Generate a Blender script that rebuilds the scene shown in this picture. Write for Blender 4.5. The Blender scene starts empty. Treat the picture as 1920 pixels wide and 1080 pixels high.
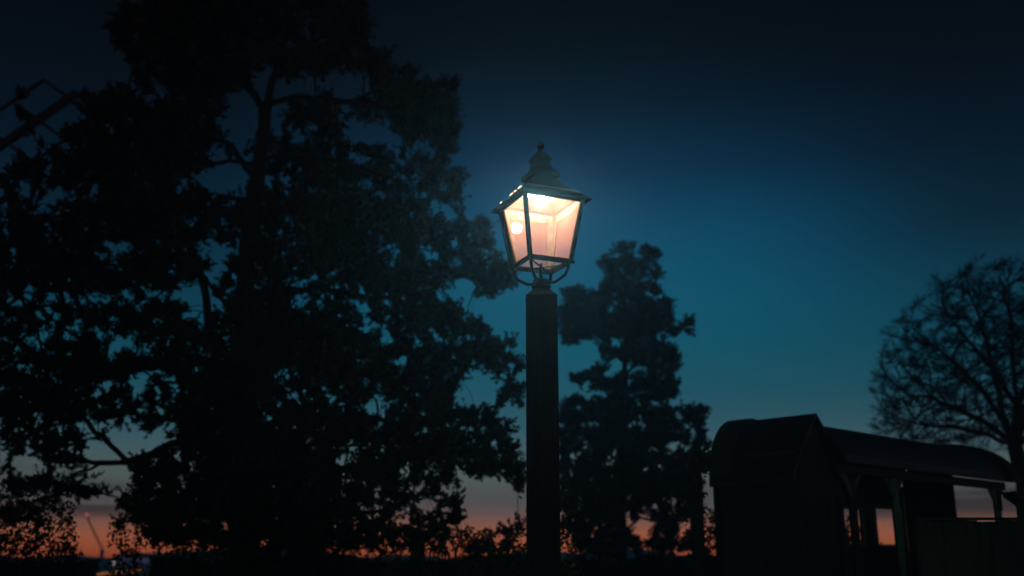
import bpy, bmesh, math, random
import numpy as np
from mathutils import Vector, Matrix

random.seed(7); rng = np.random.default_rng(11)
scene = bpy.context.scene
COL = scene.collection
F = 1867.0; CAMZ = 1.6
PITCH = math.atan(505.0 / F); CP, SP = math.cos(PITCH), math.sin(PITCH)

def at(px, py, Y):
    """world point seen at pixel (px,py) of the 1920x1080 photo at ground distance Y"""
    u = (px - 960) / F; v = (540 - py) / F
    yd = CP - v * SP; zd = SP + v * CP
    t = Y / yd
    return Vector((u * t, Y, CAMZ + zd * t))

# ---------------------------------------------------------------- tagging
def tag(o, label=None, cat=None, group=None, kind=None):
    if label: o['label'] = label
    if cat: o['category'] = cat
    if group: o['group'] = group
    if kind: o['kind'] = kind
    return o

def empty(name, loc=(0, 0, 0), rz=0.0):
    o = bpy.data.objects.new(name, None); COL.objects.link(o)
    o.location = loc; o.rotation_euler = (0, 0, rz); o.empty_display_size = .2
    return o

def copy_tree(o, parent=None):
    c = o.copy(); COL.objects.link(c); c.parent = parent
    for ch in list(o.children): copy_tree(ch, c)
    return c

# ---------------------------------------------------------------- materials
def mat(name, col, rough=.7, metal=0.0, noise=8.0, var=.35, bump=.15, bscale=None, spec=.3):
    m = bpy.data.materials.new(name); m.use_nodes = True
    nt = m.node_tree; b = nt.nodes['Principled BSDF']
    tc = nt.nodes.new('ShaderNodeTexCoord')
    n = nt.nodes.new('ShaderNodeTexNoise'); n.inputs['Scale'].default_value = noise; n.inputs['Detail'].default_value = 6
    nt.links.new(tc.outputs['Object'], n.inputs['Vector'])
    r = nt.nodes.new('ShaderNodeValToRGB')
    r.color_ramp.elements[0].position = .3; r.color_ramp.elements[1].position = .7
    r.color_ramp.elements[0].color = (*[c * (1 - var) for c in col], 1)
    r.color_ramp.elements[1].color = (*[min(1, c * (1 + var)) for c in col], 1)
    nt.links.new(n.outputs['Fac'], r.inputs['Fac']); nt.links.new(r.outputs['Color'], b.inputs['Base Color'])
    b.inputs['Roughness'].default_value = rough; b.inputs['Metallic'].default_value = metal
    b.inputs['Specular IOR Level'].default_value = spec
    if bump:
        n2 = nt.nodes.new('ShaderNodeTexNoise'); n2.inputs['Scale'].default_value = bscale or noise * 5
        nt.links.new(tc.outputs['Object'], n2.inputs['Vector'])
        bp = nt.nodes.new('ShaderNodeBump'); bp.inputs['Strength'].default_value = bump; bp.inputs['Distance'].default_value = .02
        nt.links.new(n2.outputs['Fac'], bp.inputs['Height']); nt.links.new(bp.outputs['Normal'], b.inputs['Normal'])
    return m

def emis(name, col, s):
    m = bpy.data.materials.new(name); m.use_nodes = True; nt = m.node_tree; nt.nodes.clear()
    e = nt.nodes.new('ShaderNodeEmission'); o = nt.nodes.new('ShaderNodeOutputMaterial')
    e.inputs[0].default_value = (*col, 1); e.inputs[1].default_value = s
    nt.links.new(e.outputs[0], o.inputs[0]); return m

def wood(name, col, axis_scale=(14, 14, .8)):
    m = mat(name, col, rough=.8, noise=3.0, var=.4, bump=.5)
    nt = m.node_tree; tc = [n for n in nt.nodes if n.type == 'TEX_COORD'][0]
    mp = nt.nodes.new('ShaderNodeMapping'); mp.inputs['Scale'].default_value = axis_scale
    nt.links.new(tc.outputs['Object'], mp.inputs['Vector'])
    for n in nt.nodes:
        if n.type == 'TEX_NOISE': nt.links.new(mp.outputs['Vector'], n.inputs['Vector'])
    return m

M = {}
M['iron'] = mat('black_iron', (.0025, .003, .003), rough=.9, metal=0, noise=25, var=.3, bump=.2, spec=.0)
M['roofiron'] = mat('weathered_copper', (.008, .007, .006), rough=.8, metal=0, noise=20, var=.5, bump=.25, spec=.1)
M['strip'] = mat('pale_glazing_putty', (.026, .021, .017), rough=.9, noise=30, var=.5, bump=0, spec=0)
M['skirt'] = mat('dark_inner_sheet', (.035, .028, .022), rough=.9, noise=12, var=.2, bump=0, spec=0)  # one dark tone for the sheet inside the frame top
M['white'] = mat('white_enamel', (.5, .49, .47), rough=.5, noise=12, var=.08, bump=0)
M['post'] = wood('dark_painted_timber', (.014, .017, .015))
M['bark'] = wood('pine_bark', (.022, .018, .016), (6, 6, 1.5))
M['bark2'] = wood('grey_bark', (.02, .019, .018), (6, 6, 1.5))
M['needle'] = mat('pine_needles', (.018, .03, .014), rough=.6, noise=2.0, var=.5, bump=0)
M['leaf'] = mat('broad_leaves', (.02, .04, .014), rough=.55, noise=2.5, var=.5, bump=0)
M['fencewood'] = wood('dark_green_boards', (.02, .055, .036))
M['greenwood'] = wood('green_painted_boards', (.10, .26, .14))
M['darkwood'] = wood('tarred_boards', (.03, .05, .036))
M['roofing'] = mat('roofing_felt', (.016, .02, .028), rough=.6, noise=6, var=.3, bump=.2, spec=.5)
M['ground'] = mat('grass_ground', (.03, .05, .018), rough=.9, noise=.6, var=.5, bump=.4, bscale=12)
M['hill'] = mat('far_woodland', (.03, .045, .025), rough=.9, noise=.4, var=.4, bump=.3)
M['sail'] = wood('windmill_timber', (.018, .018, .018))
M['steel'] = mat('painted_steel', (.02, .02, .02), rough=.5, noise=4, var=.2, bump=0)
M['plaster'] = mat('pale_render', (.25, .24, .22), rough=.85, noise=2, var=.2, bump=.1)
M['bulb'] = emis('lit_bulb', (1.0, .80, .64), 2500.0)
M['slot_light'] = emis('painted_slot_light', (1.0, .62, .4), 2.5)
M['amber'] = emis('sodium_lamp', (1.0, .32, .06), .5)
M['cool'] = emis('white_lamp', (1.0, .72, .82), .9)
M['pink'] = emis('pink_lamp', (1.0, .25, .3), .45)
M['red'] = emis('red_beacon', (1.0, .2, .25), .7)
M['violet'] = emis('violet_lit_glass', (.42, .34, .8), .09)

def glass():
    m = bpy.data.materials.new('hazy_lantern_glass'); m.use_nodes = True; nt = m.node_tree; nt.nodes.clear()
    N = nt.nodes.new; L = nt.links.new
    out = N('ShaderNodeOutputMaterial')
    tr = N('ShaderNodeBsdfTransparent'); gl = N('ShaderNodeBsdfGlossy'); gl.inputs['Roughness'].default_value = .02
    df = N('ShaderNodeBsdfDiffuse'); tl = N('ShaderNodeBsdfTranslucent')
    df.inputs[0].default_value = (1, .46, .27, 1); tl.inputs[0].default_value = (1, .46, .27, 1)
    mx = N('ShaderNodeMixShader'); mx.inputs[0].default_value = .5; L(df.outputs[0], mx.inputs[1]); L(tl.outputs[0], mx.inputs[2])
    a = N('ShaderNodeMixShader'); a.inputs[0].default_value = .045; L(tr.outputs[0], a.inputs[1]); L(gl.outputs[0], a.inputs[2])
    tc = N('ShaderNodeTexCoord'); n = N('ShaderNodeTexNoise'); n.inputs['Scale'].default_value = 7; n.inputs['Detail'].default_value = 8
    L(tc.outputs['Object'], n.inputs['Vector'])
    mr = N('ShaderNodeMapRange'); mr.inputs[1].default_value = .3; mr.inputs[2].default_value = .75
    mr.inputs[3].default_value = GL * .75; mr.inputs[4].default_value = GL * 1.3
    L(n.outputs['Fac'], mr.inputs[0])
    b = N('ShaderNodeMixShader'); L(mr.outputs[0], b.inputs[0]); L(a.outputs[0], b.inputs[1]); L(mx.outputs[0], b.inputs[2])
    L(b.outputs[0], out.inputs[0]); return m
GL = .05
M['glass'] = glass()

# ---------------------------------------------------------------- mesh helpers
class MB:
    def __init__(s): s.v = []; s.f = []
    def add(s, vs, fs):
        k = len(s.v); s.v += [tuple(v) for v in vs]; s.f += [tuple(i + k for i in f) for f in fs]; return s
    def box(s, c, sx, sy, sz, ax=None):
        c = Vector(c); X, Y, Z = ax or (Vector((1, 0, 0)), Vector((0, 1, 0)), Vector((0, 0, 1)))
        vs = [c + X * (sx / 2 * a) + Y * (sy / 2 * b) + Z * (sz / 2 * d) for d in (-1, 1) for a, b in ((-1, -1), (1, -1), (1, 1), (-1, 1))]
        return s.add(vs, [(3, 2, 1, 0), (4, 5, 6, 7), (0, 1, 5, 4), (1, 2, 6, 5), (2, 3, 7, 6), (3, 0, 4, 7)])
    def bar(s, a, b, w, h=None, up=(0, 0, 1)):
        a = Vector(a); b = Vector(b); d = b - a; L = d.length; d.normalize()
        up = Vector(up); x = d.cross(up)
        if x.length < 1e-4: x = d.cross(Vector((1, 0, 0)))
        x.normalize(); y = x.cross(d)
        return s.box((a + b) / 2, w, h or w, L, (x, y, d))
    def tube(s, pts, rad, n=10, cap=True):
        pts = [Vector(p) for p in pts]; m = len(pts)
        if not hasattr(rad, '__len__'): rad = [rad] * m
        ref = None; vs = []
        for i, p in enumerate(pts):
            d = (pts[min(i + 1, m - 1)] - pts[max(i - 1, 0)]).normalized()
            if ref is None: ref = d.cross(Vector((0, 0, 1)) if abs(d.z) < .9 else Vector((1, 0, 0))).normalized()
            x = (ref - d * ref.dot(d)).normalized(); ref = x; y = d.cross(x)
            for k in range(n):
                a = 2 * math.pi * k / n; vs.append(p + (x * math.cos(a) + y * math.sin(a)) * rad[i])
        fs = [(i * n + k, i * n + (k + 1) % n, (i + 1) * n + (k + 1) % n, (i + 1) * n + k) for i in range(m - 1) for k in range(n)]
        if cap: fs += [tuple(reversed(range(n))), tuple(range((m - 1) * n, m * n))]
        return s.add(vs, fs)
    def lathe(s, prof, c=(0, 0, 0), n=16, rot=0.0):
        vs = []; m = len(prof)
        for r, z in prof:
            for k in range(n):
                a = rot + 2 * math.pi * k / n; vs.append((c[0] + r * math.cos(a), c[1] + r * math.sin(a), c[2] + z))
        fs = [(i * n + k, i * n + (k + 1) % n, (i + 1) * n + (k + 1) % n, (i + 1) * n + k) for i in range(m - 1) for k in range(n)]
        fs += [tuple(reversed(range(n))), tuple(range((m - 1) * n, m * n))]
        return s.add(vs, fs)
    def build(s, name, m, parent=None, smooth=False, bevel=0.0):
        me = bpy.data.meshes.new(name); me.from_pydata(s.v, [], s.f); me.materials.append(m)
        if smooth: me.polygons.foreach_set('use_smooth', [True] * len(me.polygons))
        o = bpy.data.objects.new(name, me); COL.objects.link(o)
        if parent:
            o.parent = parent
            if parent.type == 'EMPTY' and parent.parent is None:
                # vertices are authored in world space: bring them into the thing's own space
                me.transform(Matrix.LocRotScale(parent.location, parent.rotation_euler, None).inverted())
            else:
                root = parent
                while root.parent: root = root.parent
                me.transform(Matrix.LocRotScale(root.location, root.rotation_euler, None).inverted())
        if bevel:
            b = o.modifiers.new('bevel', 'BEVEL'); b.width = bevel; b.segments = 2; b.limit_method = 'ANGLE'
        return o

def np_mesh(name, V, nper, m, parent, smooth=False):
    """V: (N*nper,3) independent polygons of nper corners"""
    V = np.asarray(V, dtype=np.float32)
    root = parent
    while root is not None and root.parent: root = root.parent
    if root is not None: V = V - np.array(root.location, dtype=np.float32)
    n = len(V) // nper
    me = bpy.data.meshes.new(name)
    me.vertices.add(len(V)); me.vertices.foreach_set('co', V.ravel())
    me.loops.add(len(V)); me.loops.foreach_set('vertex_index', np.arange(len(V), dtype=np.int32))
    me.polygons.add(n); me.polygons.foreach_set('loop_start', np.arange(0, len(V), nper, dtype=np.int32))
    me.polygons.foreach_set('loop_total', np.full(n, nper, dtype=np.int32))
    me.update(calc_edges=True); me.materials.append(m)
    o = bpy.data.objects.new(name, me); COL.objects.link(o); o.parent = parent
    return o

# ---------------------------------------------------------------- tree engine
def unit(a): return a / np.maximum(np.linalg.norm(a, axis=-1, keepdims=True), 1e-9)

def colonize(lines, attr, step, infl, kill, iters=160, trop=(0, 0, .1), jit=.12, rg=rng, inertia=0.0):
    """lines: polylines (first starts at the root; the others start near an earlier node)"""
    P = []; par = []
    for li, ln in enumerate(lines):
        ln = [np.array(p, dtype=float) for p in ln]
        if li == 0: P.append(ln[0]); par.append(-1); cur = 0
        else: cur = int(np.argmin([np.sum((q - ln[0]) ** 2) for q in P]))
        for p in ln[1:]:
            s = P[cur].copy(); L = np.linalg.norm(p - s); k = max(1, int(L / step))
            for i in range(1, k + 1):
                w = (rg.random(3) - .5) * step * .35 if i < k else 0
                P.append(s + (p - s) * i / k + w); par.append(cur); cur = len(P) - 1
    A = np.array(attr, dtype=float); P = list(P)
    near = np.full(len(A), -1); nd = np.full(len(A), 1e9)
    def upd(idx):
        nonlocal near, nd
        Q = np.array([P[i] for i in idx]); idx = np.array(idx)
        for c in range(0, len(idx), 400):
            D = np.sqrt(np.maximum(0, (A ** 2).sum(1)[:, None] + (Q[c:c + 400] ** 2).sum(1)[None] - 2 * A @ Q[c:c + 400].T))
            j = D.argmin(1); d = D[np.arange(len(A)), j]; b = d < nd
            near[b] = idx[c:c + 400][j[b]]; nd[b] = d[b]
    upd(list(range(len(P))))
    cnt = {}
    for it in range(iters):
        k = nd > kill; A = A[k]; near = near[k]; nd = nd[k]
        if len(A) < 5: break
        lim = infl if (nd < infl).any() else nd.min() * 1.3
        a = nd < lim
        ids, inv = np.unique(near[a], return_inverse=True)
        PA = np.array([P[i] for i in ids])
        dirs = unit(A[a] - PA[inv]); S = np.zeros((len(ids), 3)); np.add.at(S, inv, dirs)
        PP = np.array([P[par[i]] if par[i] >= 0 else P[i] for i in ids]); S = unit(unit(S) + inertia * unit(PA - PP + 1e-9) + np.array(trop) + rg.normal(0, jit, S.shape))
        new = []
        for q, i in enumerate(ids):
            c = cnt.get(i, 0)
            if c > 4: continue
            cnt[i] = c + 1
            P.append(P[i] + S[q] * step); par.append(int(i)); new.append(len(P) - 1)
        if not new:
            near[:] = near; break
        # attractors whose node is exhausted are dropped
        ex = np.array([cnt.get(i, 0) > 4 for i in near]); 
        if ex.any(): nd[ex & a] += .0
        upd(new)
    return np.array(P), np.array(par)

def radii(P, par, tip, expo=2.4, rmax=None, cap=None):
    n = len(P); acc = np.zeros(n); r = np.zeros(n); kids = np.zeros(n, int)
    for i in range(n):
        if par[i] >= 0: kids[par[i]] += 1
    order = np.argsort(depth(par))[::-1]
    for i in order:
        if kids[i] == 0: acc[i] = tip ** expo
        r[i] = acc[i] ** (1 / expo)
        if par[i] >= 0: acc[par[i]] += acc[i]
    if rmax: 
        s = math.log(rmax / tip) / max(1e-6, math.log(r.max() / tip))
        r = tip * (r / tip) ** s
    return r, kids

def depth(par):
    d = np.zeros(len(par), int)
    for i in range(len(par)):
        if par[i] >= 0: d[i] = d[par[i]] + 1
    return d

def skin(P, par, r, mb):
    n = len(P); ch = [[] for _ in range(n)]
    for i in range(n):
        if par[i] >= 0: ch[par[i]].append(i)
    starts = [(-1, 0)]
    while starts:
        p, i = starts.pop()
        chain = ([p] if p >= 0 else []) + [i]
        c = i
        while ch[c]:
            k = sorted(ch[c], key=lambda q: -r[q])
            for q in k[1:]: starts.append((c, q))
            c = k[0]; chain.append(c)
        if len(chain) < 2: continue
        rr = [r[q] for q in chain]
        if p >= 0: rr[0] = min(r[p], rr[1] * 1.3)
        mx = max(rr); sides = 10 if mx > .06 else 6 if mx > .025 else 3
        mb.tube([P[q] for q in chain], rr, sides, cap=False)

def needles(base, d, L, n, ln, w, spread=.9, rg=rng):
    """spindles of needle triangles along shoots"""
    N = len(base); k = N * n
    b = np.repeat(base, n, 0); D = np.repeat(d, n, 0); LL = np.repeat(L, n)
    t = rg.random(k)
    R = unit(np.cross(D, rg.normal(size=(k, 3)))); nd = unit(D * (1 - spread * .5) + R * spread)
    side = unit(np.cross(nd, rg.normal(size=(k, 3)))) * w / 2
    o = b + D * (LL * t)[:, None]
    l = ln * (.6 + .6 * rg.random(k)) * (1.0 - .35 * t)
    tipp = o + nd * l[:, None]
    V = np.stack([o - side, o + side, tipp + side * .5, tipp - side * .5], 1).reshape(-1, 3)
    return V

def leaves(c, size, rg=rng):
    k = len(c); n = unit(rg.normal(size=(k, 3)) + np.array([0, 0, .5])); a = unit(np.cross(n, rg.normal(size=(k, 3)))); b = np.cross(n, a)
    s = (size * (.6 + .8 * rg.random(k)))[:, None]
    return np.stack([c - a * s, c + b * s * .55, c + a * s, c - b * s * .55], 1).reshape(-1, 3)

def lobe_points(lobes, Y0, depthR, dens, cx, halfw, holes=(), rg=rng):
    """random attraction points in ellipsoid lobes laid out in the tree's own plane, spread through its depth"""
    out = []
    for (px, py, rx, ry, w) in lobes:
        sc = Y0 / F * 1.04
        n = max(3, int(dens * rx * ry * sc * sc * w * math.pi))
        half = depthR * math.sqrt(max(.08, 1 - min(1, abs(px - cx) / halfw) ** 2))
        for _ in range(3 if w > .45 else 1):
            oy = rg.uniform(-half, half)
            q = unit(rg.normal(size=(n // 3 + 1, 3))) * (rg.random((n // 3 + 1, 1)) ** .45)
            for a in q:
                x, y = px + a[0] * rx, py + a[1] * ry
                if any(((x - h[0]) / h[2]) ** 2 + ((y - h[1]) / h[3]) ** 2 < 1 for h in holes): continue
                out.append(at(x, y, Y0 + oy + a[2] * (rx + ry) / 2 * sc))
    return np.array([tuple(p) for p in out])

def line(pts, Y0, rg=rng):
    return [tuple(at(p[0], p[1], Y0 + (p[2] if len(p) > 2 else 0))) for p in pts]

# ================================================================ SETTING
def gh(x, y):
    """terrain height: level park, a valley beyond, a low far rise"""
    s = lambda t: max(0, min(1, t)) ** 2 * (3 - 2 * max(0, min(1, t)))
    return -5.5 * s((y - 50) / 45) + 6.6 * s((y - 128) / 26)
mb = MB(); xs = [-110 + 5 * i for i in range(45)]; ys = [-20 + 4 * i for i in range(45)]
vs = [(x, y, gh(x, y) + (0 if y < 40 else .25 * math.sin(x * .21) * math.sin(y * .13))) for y in ys for x in xs]
mb.add(vs, [(j * 45 + i, j * 45 + i + 1, (j + 1) * 45 + i + 1, (j + 1) * 45 + i) for j in range(44) for i in range(44)])
tag(mb.build('ground', M['ground'], smooth=True), kind='structure')
mb = MB(); hv = []; hx = [-112 + 2 * i for i in range(113)]
for x in hx:
    h = 2.0 + .5 * math.sin(x * .12) + .3 * math.sin(x * .37 + 1) + .25 * random.random()
    hv += [(x, 153, -1), (x, 154, h * .75), (x, 157, h), (x, 160, h * .8), (x, 162, -1)]
mb.add(hv, [(i * 5 + k, (i + 1) * 5 + k, (i + 1) * 5 + k + 1, i * 5 + k + 1) for i in range(112) for k in range(4)])
tag(mb.build('hills', M['hill'], smooth=True), kind='structure')

UPV = Vector((0, 0, 1))
# ================================================================ LANTERN
LY = 6.5; ax = at(1015, 555, LY); AX, AY = ax.x, ax.y
def zy(y): return at(1015, y, LY).z
TH = math.radians(21.7)
CA = [-math.pi / 2 - TH + k * math.pi / 2 for k in range(4)]       # front, right, back, left corners (ccw from front)
def cor(k, R, z): a = CA[k % 4]; return Vector((AX + R * math.cos(a), AY + R * math.sin(a), z))
lamp = tag(empty('street_lamp', (AX, AY, 0)), 'lit four-sided glass lantern with ball finial on thick dark square post', 'street lamp')
ZT, ZB = zy(388), zy(497); RT, RB = .305, .210; ZPT = zy(553)
# post (chamfered square timber)
mb = MB(); hw = .104; c = .014
def oct_(h, cc, z): return [(AX + x, AY + y, z) for x, y in ((h, h - cc), (h - cc, h), (-h + cc, h), (-h, h - cc), (-h, -h + cc), (-h + cc, -h), (h - cc, -h), (h, -h + cc))]
rings = [oct_(hw * 1.02, c, 0), oct_(hw, c, ZPT - .025), oct_(hw - .035, c, ZPT + .012)]
mb.add(sum(rings, []), [(i * 8 + k, i * 8 + (k + 1) % 8, (i + 1) * 8 + (k + 1) % 8, (i + 1) * 8 + k) for i in range(2) for k in range(8)] + [tuple(range(16, 24)), tuple(range(7, -1, -1))])
mb.build('post', M['post'], lamp, bevel=.002)
mb = MB(); e_ = .0025
r2 = [oct_(hw + e_, c, ZPT - .0275), oct_(hw + e_, c, ZPT - .0245), oct_(hw - .035 + e_, c, ZPT + .0145)]
mb.add(sum(r2, []), [(i * 8 + k, i * 8 + (k + 1) % 8, (i + 1) * 8 + (k + 1) % 8, (i + 1) * 8 + k) for i in range(2) for k in range(8)] + [tuple(range(16, 24))])
mb.build('unlit_top_sheet', M['iron'], lamp)  # thin black sheet added so the post top does not show lamplight
# spigot with flanges
mb = MB(); mb.lathe([(.058, ZPT + .005), (.068, ZPT + .012), (.068, ZPT + .03), (.058, ZPT + .034), (.058, ZPT + .045), (.066, ZPT + .05), (.066, ZPT + .06), (.057, ZPT + .064), (.057, ZPT + .095), (.05, ZPT + .108), (.02, ZPT + .115)], (AX, AY, 0), 24)
mb.build('spigot', M['iron'], lamp, smooth=False)
# cradle arms
for k in range(4):
    a = CA[k]; prof = [(.198, ZB - .012), (.192, ZB - .045), (.172, ZB - .085), (.14, ZPT + .105), (.1, ZPT + .083), (.055, ZPT + .078)]
    pts = []
    for i in range(len(prof) - 1):
        for t in (0, .5): pts.append((prof[i][0] * (1 - t) + prof[i + 1][0] * t, prof[i][1] * (1 - t) + prof[i + 1][1] * t))
    pts.append(prof[-1])
    mb = MB(); mb.tube([(AX + r * math.cos(a), AY + r * math.sin(a), z) for r, z in pts], .0105, 8)
    mb.build('cradle_arm', M['iron'], lamp, smooth=True)
mb = MB(); mb.tube([(AX, AY, ZPT + .1), (AX, AY, ZB + .01)], .011, 8); mb.build('conduit', M['iron'], lamp, smooth=True)
# frame: corner bars, bottom rails, top rails, bottom cross bars
mb = MB()
for k in range(4):
    mb.bar(cor(k, RT, ZT + .02), cor(k, RB, ZB), .026, .026, up=(math.cos(CA[k] + .785), math.sin(CA[k] + .785), 0))
    mb.bar(cor(k, RB - .002, ZB + .004), cor(k + 1, RB - .002, ZB + .004), .012, .034)
    mb.bar(cor(k, RT - .002, ZT + .022), cor(k + 1, RT - .002, ZT + .022), .012, .05)
mb.bar(cor(0, RB - .01, ZB - .012), cor(2, RB - .01, ZB - .012), .012, .006)
mb.bar(cor(1, RB - .01, ZB - .019), cor(3, RB - .01, ZB - .019), .010, .006)
fr_ = mb.build('frame', M['iron'], lamp, bevel=.0015)
# inner glazing strips at the left and back corners
mb = MB()
for k in (2, 3):
    for s in (-1, 1):
        for R0, R1, off in ((RT - .018, RB - .018, .042),):
            def p(R, z, o):
                A = cor(k, R, z); B = cor(k + s, R, z); return A + (B - A).normalized() * o
            mb.bar(p(R0, ZT, off / 2 + .004), p(R1, ZB + .02, off / 2), .003, off, up=(cor(k + s, 1, 0) - cor(k, 1, 0)))
    A = cor(k - 1 if k == 2 else k - 1, RT - .016, ZT - .022); B = cor(k, RT - .016, ZT - .022)
    mb.bar(A, B, .003, .03)
A = cor(3, RT - .016, ZT - .022); B = cor(4, RT - .016, ZT - .022)
mb.build('glazing_strip', M['strip'], lamp)
for k in range(4):
    mb = MB(); e = .006
    mb.add([cor(k, RT - e, ZT + .01), cor(k + 1, RT - e, ZT + .01), cor(k + 1, RB - e, ZB + .01), cor(k, RB - e, ZB + .01)], [(0, 1, 2, 3)])
    mb.build('glass_pane', M['glass'], lamp)
# latch knob at the right corner
mb = MB(); kp = cor(1, RB + .018, ZB - .002)
mb.lathe([(.003, -.013), (.01, -.010), (.0145, 0), (.01, .010), (.003, .013)], kp, 12)
mb.bar(cor(1, RB, ZB), kp, .01); mb.build('latch', M['iron'], fr_, smooth=True)
# roof: four grid faces, unpierced; slot light is added as glowing bars on the left
ZE = ZT + .012; ZR = zy(340); RE, RR = .366, .118
def roof_face(mb, k, R0, z0, R1, z1, holes=(), nu=40, nv=20):
    pts = []
    for j in range(nv + 1):
        t = j / nv; R = R0 + (R1 - R0) * t; z = z0 + (z1 - z0) * (t * .86 + t * t * .14)
        A, B = cor(k, R, z), cor(k + 1, R, z)
        for i in range(nu + 1): pts.append(A + (B - A) * (i / nu))
    fs = []
    for j in range(nv):
        for i in range(nu):
            if any(a <= i < b and c2 <= j < d for a, b, c2, d in holes): continue
            q = j * (nu + 1) + i; fs.append((q, q + 1, q + nu + 2, q + nu + 1))
    mb.add(pts, fs)
HL = [(20, 26, 10, 12), (10, 15, 9, 11), (30, 33, 10, 11), (4, 7, 3, 4)]
mb = MB()
for k in range(4): roof_face(mb, k, RE, ZE, RR, ZR, ())
rf = mb.build('roof', M['roofiron'], lamp)
so = rf.modifiers.new('sheet', 'SOLIDIFY'); so.thickness = .004; so.offset = -1
mb = MB()
for k in range(4): roof_face(mb, k, RT - .004, ZE + .05, RR - .01, ZR - .012, [(8, 34, 3, 12)] if k == 3 else ())
mb.add([cor(k, RR - .01, ZR - .012) for k in range(4)], [(0, 1, 2, 3)])
mb.build('reflector', M['white'], lamp)
mb = MB()
for k in range(4): mb.add([cor(k, RT - .016, ZT - .004), cor(k + 1, RT - .016, ZT - .004), cor(k + 1, RT - .0035, ZE + .0495), cor(k, RT - .0035, ZE + .0495)], [(0, 1, 2, 3)])
mb.build('inner_skirt', M['skirt'], lamp)
mb = MB()
for k in range(4): mb.bar(cor(k, RE + .001, ZE - .003), cor(k + 1, RE + .001, ZE - .003), .007, .014)
for k in range(4): mb.add([cor(k, RE, ZE + .001), cor(k + 1, RE, ZE + .001), cor(k + 1, RT - .012, ZE + .012), cor(k, RT - .012, ZE + .012)], [(0, 1, 2, 3)])
mb.build('drip_edge', M['roofiron'], lamp)
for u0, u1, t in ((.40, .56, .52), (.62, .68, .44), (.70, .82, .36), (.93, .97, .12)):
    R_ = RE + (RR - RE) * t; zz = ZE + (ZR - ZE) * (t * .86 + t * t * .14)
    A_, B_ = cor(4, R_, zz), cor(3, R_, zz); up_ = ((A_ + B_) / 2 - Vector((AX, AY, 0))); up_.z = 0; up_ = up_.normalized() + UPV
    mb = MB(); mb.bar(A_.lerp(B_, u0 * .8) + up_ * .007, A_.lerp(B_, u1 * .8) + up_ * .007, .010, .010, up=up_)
    mb.build('slot_light_bar', M['slot_light'], rf)  # glowing bar on the closed roof imitates light leaking from a vent
prof = [(RR - .004, ZR - .02), (.122, ZR + .004), (.145, ZR + .016), (.146, ZR + .045), (.118, ZR + .062), (.092, ZR + .085), (.077, ZR + .115), (.072, zy(303)), (.09, zy(302)), (.091, zy(299.5)), (.055, zy(289)), (.02, zy(286)), (.013, zy(283))]
mb = MB(); mb.lathe(prof, (AX, AY, 0), 4, CA[0]); ch_ = mb.build('chimney', M['roofiron'], rf, bevel=.002)
zb = zy(274); r = .0295
mb = MB(); mb.lathe([(.013, zb - .05), (.016, zb - .034)] + [(r * math.cos(a), zb + r * math.sin(a)) for a in [math.radians(-70 + 14 * i) for i in range(12)]], (AX, AY, 0), 20)
mb.build('finial', M['roofiron'], rf, smooth=True)
zbul = zy(374) - .01
mb = MB(); mb.lathe([(.036 * math.cos(a), .036 * math.sin(a)) for a in [math.radians(-85 + 17 * i) for i in range(11)]], (AX, AY, zbul), 16)
mb.build('bulb', M['bulb'], lamp, smooth=True)
mb = MB(); mb.lathe([(.02, zbul + .035), (.024, zbul + .06), (.024, ZR - .02)], (AX, AY, 0), 12); mb.build('bulb_holder', M['white'], lamp)

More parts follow.
